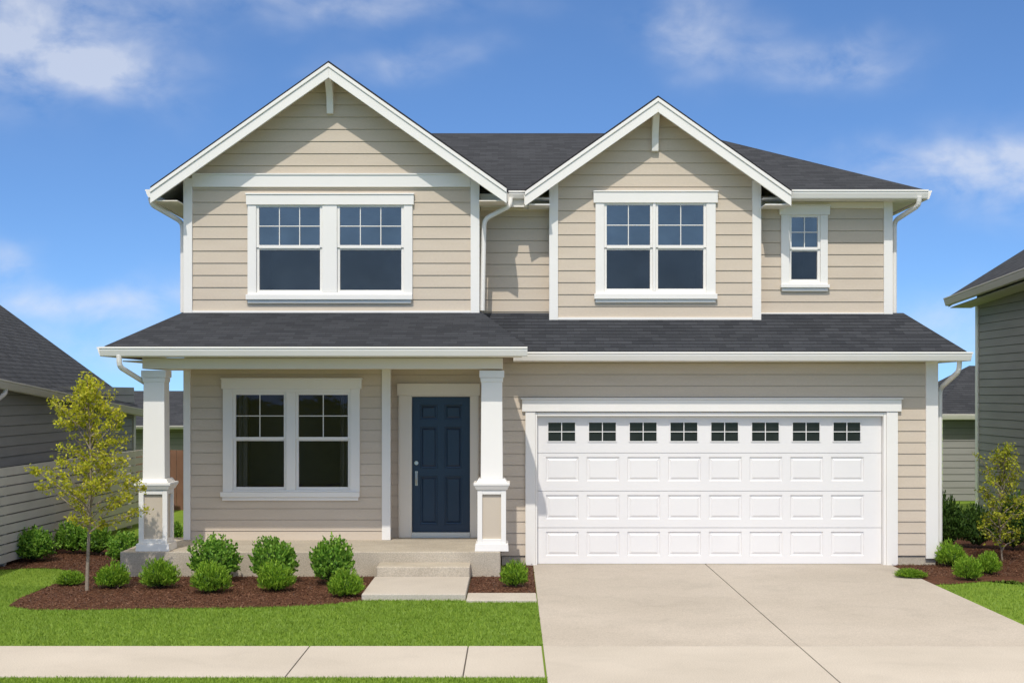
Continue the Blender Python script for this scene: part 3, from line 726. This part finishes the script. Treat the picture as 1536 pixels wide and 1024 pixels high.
def quads(c,l,w,flat=None,dirs=None,r_=None):
    R=r_ or rng
    n=len(c)
    a=R.normal(size=(n,3)) if dirs is None else dirs+R.normal(size=(n,3))*.35
    if flat is not None: a[:,2]*=flat
    a/=np.linalg.norm(a,axis=1)[:,None]
    r=R.normal(size=(n,3)); 
    b=np.cross(a,r)
    if flat is not None: b=np.cross(a,np.array([0,0,1.])+R.normal(size=(n,3))*.4)
    b/=np.linalg.norm(b,axis=1)[:,None]
    l=np.asarray(l)[:,None];w=np.asarray(w)[:,None]
    return np.stack([c-a*l/2,c+b*w/2+a*l*.05,c+a*l/2,c-b*w/2+a*l*.05],1)
M_chip=leafmat('bark_chip',(.045,.018,.010),(.115,.052,.027),(.20,.10,.055),0.0)
c=np.stack([x,y,rng.uniform(.008,.028,n)],1)
npmesh('bark_mulch',quads(c,rng.uniform(.014,.034,n),rng.uniform(.008,.017,n),flat=.25),M_chip,kind='stuff',label='reddish brown bark mulch chips')

# ============================================================ PLANTS
def shrub_mesh(seed,R,Hh,nsh,nl,ll,lw,upright,mat,core=.6,rag=.2,low=-.25):
    r=np.random.default_rng(seed); C=[];D=[]
    lob=[(r.uniform(0,2*np.pi),r.uniform(.2,1.3),r.uniform(-.16,.22)) for _ in range(9)]
    for i in range(nsh):
        th=r.uniform(0,2*np.pi); ph=math.acos(r.uniform(low,1)); 
        d=np.array([math.sin(ph)*math.cos(th),math.sin(ph)*math.sin(th),math.cos(ph)])
        rad=r.uniform(1-rag*1.3,1+rag*.8)
        for (lt,lp,la) in lob:
            ld=np.array([math.sin(lp)*math.cos(lt),math.sin(lp)*math.sin(lt),math.cos(lp)]); rad+=la*max(0,float(d@ld))**8
        tip=np.array([d[0]*R*rad,d[1]*R*rad,Hh*.42+d[2]*Hh*.58*rad])
        st=np.array([0,0,Hh*.1]); base=st+(tip-st)*r.uniform(.45,.7)
        for k in range(nl):
            t=(k+r.uniform())/nl; p=base+(tip-base)*t+r.normal(0,R*.075*(1.25-t),3); p[2]=max(p[2],.02)
            dd=(tip-base)/np.linalg.norm(tip-base)*.8+np.array([0,0,upright]); C.append(p); D.append(dd)
    C=np.array(C);D=np.array(D);n=len(C)
    V=quads(C,r.uniform(.7,1.25,n)*ll,r.uniform(.7,1.2,n)*lw,dirs=D+r.normal(size=(n,3))*.35,r_=r)
    mb=MB(); mb.v=[tuple(p) for p in V.reshape(-1,3)]; mb.f=[[4*i,4*i+1,4*i+2,4*i+3] for i in range(n)]; mb.m=[0]*n
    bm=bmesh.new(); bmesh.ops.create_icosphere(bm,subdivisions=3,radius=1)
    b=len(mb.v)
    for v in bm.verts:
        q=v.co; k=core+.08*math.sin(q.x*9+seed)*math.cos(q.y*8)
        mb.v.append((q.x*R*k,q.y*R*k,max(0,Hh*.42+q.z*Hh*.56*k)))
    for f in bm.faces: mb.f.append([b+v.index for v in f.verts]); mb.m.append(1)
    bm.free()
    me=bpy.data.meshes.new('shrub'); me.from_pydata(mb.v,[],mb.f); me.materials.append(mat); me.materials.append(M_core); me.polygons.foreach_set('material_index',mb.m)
    return me
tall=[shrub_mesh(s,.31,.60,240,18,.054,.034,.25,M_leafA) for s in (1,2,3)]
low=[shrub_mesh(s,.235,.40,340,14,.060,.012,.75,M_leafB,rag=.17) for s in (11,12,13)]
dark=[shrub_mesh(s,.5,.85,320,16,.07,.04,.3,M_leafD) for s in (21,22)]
def put(me,px,pyb,ptop,pw,R,Hh,label,group,k=[0]):
    X,Y=gp(px,pyb); D=20+Y; s=F/D
    o=bpy.data.objects.new('shrub',me); link(o)
    o.location=(X,Y,0); hw=pw/2/s; hh=(pyb-ptop)/s
    o.scale=(hw/R*.95,hw/R*.95,hh/Hh*.92); k[0]+=1; o.rotation_euler=(0,0,k[0]*1.37)
    o["label"]=label; o["category"]="shrub"; o["group"]=group
GB='shrubs in the planting beds'
for i,(a,b_,c_,w_) in enumerate([(322,872,800,76),(410,874,800,68),(498,876,802,68)]): put(tall[i],a,b_,c_,w_,.31,.60,'leafy rounded green shrub in front of the porch',GB)
for i,(a,b_,c_,w_) in enumerate([(168,882,844,52),(238,882,837,56),(317,889,844,62),(415,887,842,58),(519,895,854,56),(771,880,842,44)]): put(low[i%3],a,b_,c_,w_,.235,.40,'low bright green mounded shrub in brown mulch',GB)
for i,(a,b_,c_,w_) in enumerate([(50,842,788,64),(110,830,778,54),(146,832,786,48),(186,845,795,52),(262,812,780,26)]): put(tall[i%3],a,b_,c_,w_,.31,.60,'leafy green shrub beside the slat fence',GB)
for i,(a,b_,c_,w_) in enumerate([(1427,850,813,46),(1453,870,834,42),(1482,862,828,40)]): put(low[i%3],a,b_,c_,w_,.235,.40,'low bright green mounded shrub beside the driveway',GB)
put(low[1],1365,866,852,48,.235,.40,'flat green ground-hugging plant at the garage corner',GB)
put(low[2],105,878,856,44,.235,.40,'flat green plant at the foot of the sapling',GB)
for i,(a,b_,c_,w_) in enumerate([(1422,820,742,60),(1466,822,750,56),(1520,825,740,70)]): put(dark[i%2],a,b_,c_,w_,.5,.85,'dark green bushy shrub beside the gray house','dark shrubs by the gray house')

def sapling(base,Ht,prof,seed,nb,leaves,rt,label,lsz=.06,crown0=.3,sp=.03,steep=1.0,mat=None):
    r=np.random.default_rng(seed); X,Y=base
    t=empty('tree',(X,Y,0),label,'tree')
    tr=MB(); pts=[];
    for i in range(10):
        u=i/9; pts.append((X+.03*math.sin(u*5+seed),Y+.02*math.cos(u*4),Ht*.97*u))
    tr.tube(pts,[rt*(1-.85*i/9) for i in range(10)],8)
    C=[]
    for i in range(nb):
        u=crown0*.9+(1-crown0)*(i+r.uniform(0,1))/nb*.97; 
        k=min(int(u*9),8); f=u*9-k; p0=Vector(pts[k]).lerp(Vector(pts[k+1]),f)
        ln=np.interp(u,[p[0] for p in prof],[p[1] for p in prof])*r.uniform(.55,1.12); th=i*2.4+r.uniform(-.4,.4)
        rise=r.uniform(.35,.9)*ln*(.6+u*.9)*steep
        P_=[]; 
        for s in range(6):
            q=s/5; P_.append(p0+Vector((math.cos(th)*ln*q,math.sin(th)*ln*q,rise*(q**.8)+.02*math.sin(q*6+i))))
        tr.tube(P_,[.010*(1-q/6)*(1.15-u*.6)+.0015 for q in range(6)],5)
        nt=int(2+ln*9)
        for j in range(nt):
            q=r.uniform(.25,1); a=p0+ (P_[5]-p0)*q; dv=Vector(r.normal(size=3)); dv.z=abs(dv.z)*.8+.2; dv.normalize(); l2=r.uniform(.07,.17)
            b2=a+dv*l2; tr.tube([a,(a+b2)/2+Vector((0,0,.01)),b2],[.004,.003,.0015],4)
            m=int(leaves*r.uniform(.3,1.6))
            for _ in range(m):
                w=r.uniform(.1,1); pp=a.lerp(b2,w)+Vector(r.normal(0,sp,3)); C.append(pp)
        for _ in range(int(leaves*1.5)): C.append(P_[5]+Vector(r.normal(0,.035,3)))
    for _ in range(int(leaves*7)): C.append(Vector(pts[9])+Vector((r.normal(0,.04),r.normal(0,.04),r.uniform(-.38,.06))))
    tr.make('trunk',t,[M_bark])
    C=np.array([tuple(c) for c in C]); n=len(C)
    V=quads(C,r.uniform(.6,1.2,n)*lsz,r.uniform(.6,1.2,n)*lsz*.6,r_=r)
    npmesh('crown',V,mat,parent=t,origin=(X,Y,Ht*.5))
sapling(gp(133,886),2.72,[(.2,.58),(.32,.74),(.42,.56),(.55,.58),(.68,.48),(.8,.28),(1,.06)],5,52,22,.024,'slender young tree with sparse yellow-green leaves in mulch',.048,.29,.030,mat=M_leafT)
sapling(gp(1503,842),1.62,[(.0,.26),(.2,.34),(.5,.32),(.75,.24),(1,.08)],9,38,15,.014,'small wispy yellow-green young tree beside the gray house',.048,.08,.034,steep=1.8,mat=M_leafT2)

# ============================================================ LIGHT, SKY, CAMERA
to_sun=Vector((-.17,-1.0,1.30)).normalized()
sun=bpy.data.lights.new('sun','SUN'); sun.energy=2.75; sun.angle=math.radians(.6); sun.color=(1,.95,.87)
so=bpy.data.objects.new('sun',sun); link(so); so.rotation_euler=to_sun.to_track_quat('Z','Y').to_euler(); so.location=(-10,-20,30)
w=bpy.data.worlds.new('World'); scene.world=w; w.use_nodes=True; nt=w.node_tree; nt.nodes.clear()
out=N(nt,'ShaderNodeOutputWorld'); bg=N(nt,'ShaderNodeBackground'); bg.inputs[1].default_value=.10; nt.links.new(bg.outputs[0],out.inputs[0])
tc=N(nt,'ShaderNodeTexCoord'); sp=N(nt,'ShaderNodeSeparateXYZ'); nt.links.new(tc.outputs['Generated'],sp.inputs[0])
zz=math_n(nt,'MULTIPLY_ADD',math_n(nt,'MAXIMUM',sp.outputs[2],0),1.4,.10)
cb=N(nt,'ShaderNodeCombineXYZ'); nt.links.new(sp.outputs[0],cb.inputs[0]); nt.links.new(sp.outputs[1],cb.inputs[1]); nt.links.new(zz,cb.inputs[2])
nm=N(nt,'ShaderNodeVectorMath',operation='NORMALIZE'); nt.links.new(cb.outputs[0],nm.inputs[0])
sky=N(nt,'ShaderNodeTexSky'); sky.sky_type='NISHITA'; sky.sun_disc=False
sky.sun_elevation=math.asin(to_sun.z); sky.sun_rotation=math.atan2(to_sun.x,to_sun.y)
sky.air_density=1.0; sky.dust_density=.3; sky.ozone_density=2.5
nt.links.new(nm.outputs[0],sky.inputs[0])
az=math_n(nt,'ARCTAN2',sp.outputs[0],sp.outputs[1])
hyp=math_n(nt,'SQRT',math_n(nt,'ADD',math_n(nt,'MULTIPLY',sp.outputs[0],sp.outputs[0]),math_n(nt,'MULTIPLY',sp.outputs[1],sp.outputs[1])))
el=math_n(nt,'DIVIDE',sp.outputs[2],math_n(nt,'MAXIMUM',hyp,.001))
cv=N(nt,'ShaderNodeCombineXYZ'); nt.links.new(az,cv.inputs[0]); nt.links.new(math_n(nt,'MULTIPLY',el,1.5),cv.inputs[1])
nd=N(nt,'ShaderNodeTexNoise'); nd.inputs['Scale'].default_value=11; nd.inputs['Detail'].default_value=3; nt.links.new(cv.outputs[0],nd.inputs[0])
sd=N(nt,'ShaderNodeSeparateColor'); nt.links.new(nd.outputs['Color'],sd.inputs[0])
azd=math_n(nt,'MULTIPLY_ADD',math_n(nt,'SUBTRACT',sd.outputs[0],.5),.12,az); eld=math_n(nt,'MULTIPLY_ADD',math_n(nt,'SUBTRACT',sd.outputs[1],.5),.06,el)
nf=N(nt,'ShaderNodeTexNoise'); nf.inputs['Scale'].default_value=19; nf.inputs['Detail'].default_value=8; nf.inputs['Roughness'].default_value=.55; nf.inputs['Distortion'].default_value=.25; nt.links.new(cv.outputs[0],nf.inputs[0])
tot=None
for (cx,cy,rx,ry,s_) in [(40,45,160,80,1.15),(130,115,90,40,.85),(470,0,230,28,.6),(625,88,90,24,.5),(1045,35,70,50,.7),(1215,82,110,34,.8),(1460,245,150,42,1.15),(1530,290,130,35,.7),(110,445,150,24,1.0),(-10,390,45,25,.9),(1440,490,90,34,.6),(180,510,140,30,.55)]:
    a0=math.atan((cx-768)/F); v0=(590-cy)/F*math.cos(a0)
    u=math_n(nt,'MULTIPLY',math_n(nt,'SUBTRACT',azd,a0),F/rx); v=math_n(nt,'MULTIPLY',math_n(nt,'SUBTRACT',eld,v0),F/ry)
    q=math_n(nt,'MULTIPLY_ADD',u,u,math_n(nt,'MULTIPLY',v,v)); e_=math_n(nt,'MULTIPLY',math_n(nt,'EXPONENT',math_n(nt,'MULTIPLY',q,-.9)),s_)
    tot=e_ if tot is None else math_n(nt,'ADD',tot,e_)
dens=math_n(nt,'MULTIPLY',tot,math_n(nt,'MULTIPLY_ADD',nf.outputs[0],3.0,-.9),clamp=True)
dens=math_n(nt,'MULTIPLY',dens,.60)
n5=N(nt,'ShaderNodeTexNoise'); n5.inputs['Scale'].default_value=2.5; n5.inputs['Detail'].default_value=2; nt.links.new(tc.outputs['Generated'],n5.inputs[0])
mr=N(nt,'ShaderNodeMapRange'); mr.interpolation_type='SMOOTHSTEP'; nt.links.new(sp.outputs[2],mr.inputs[0]); mr.inputs[1].default_value=.29; mr.inputs[2].default_value=.5
up=math_n(nt,'MULTIPLY',mr.outputs[0],math_n(nt,'MULTIPLY_ADD',n5.outputs[0],1.6,.05,clamp=True))
hs=mixc(nt,1.0,sky.outputs[0],(.98,1.30,1.66),'MULTIPLY')
mixed=mixc(nt,dens,hs,(8.2,8.5,9.2))
mixed=mixc(nt,math_n(nt,'MULTIPLY',up,.94),mixed,(13.2,12.4,11.2))  # bright cloud cover overhead, outside the view, added as warm fill light
nt.links.new(mixed,bg.inputs[0])

cam=bpy.data.cameras.new('camera'); cam.lens=F/1536*36; cam.sensor_width=36; cam.shift_y=78/1536; cam.clip_end=2000
co=bpy.data.objects.new('camera',cam); link(co); co.location=(0,-20,H); co.rotation_euler=(math.radians(90),0,0)
scene.camera=co
scene.view_settings.view_transform='Standard'; scene.view_settings.look='None'; scene.view_settings.exposure=0
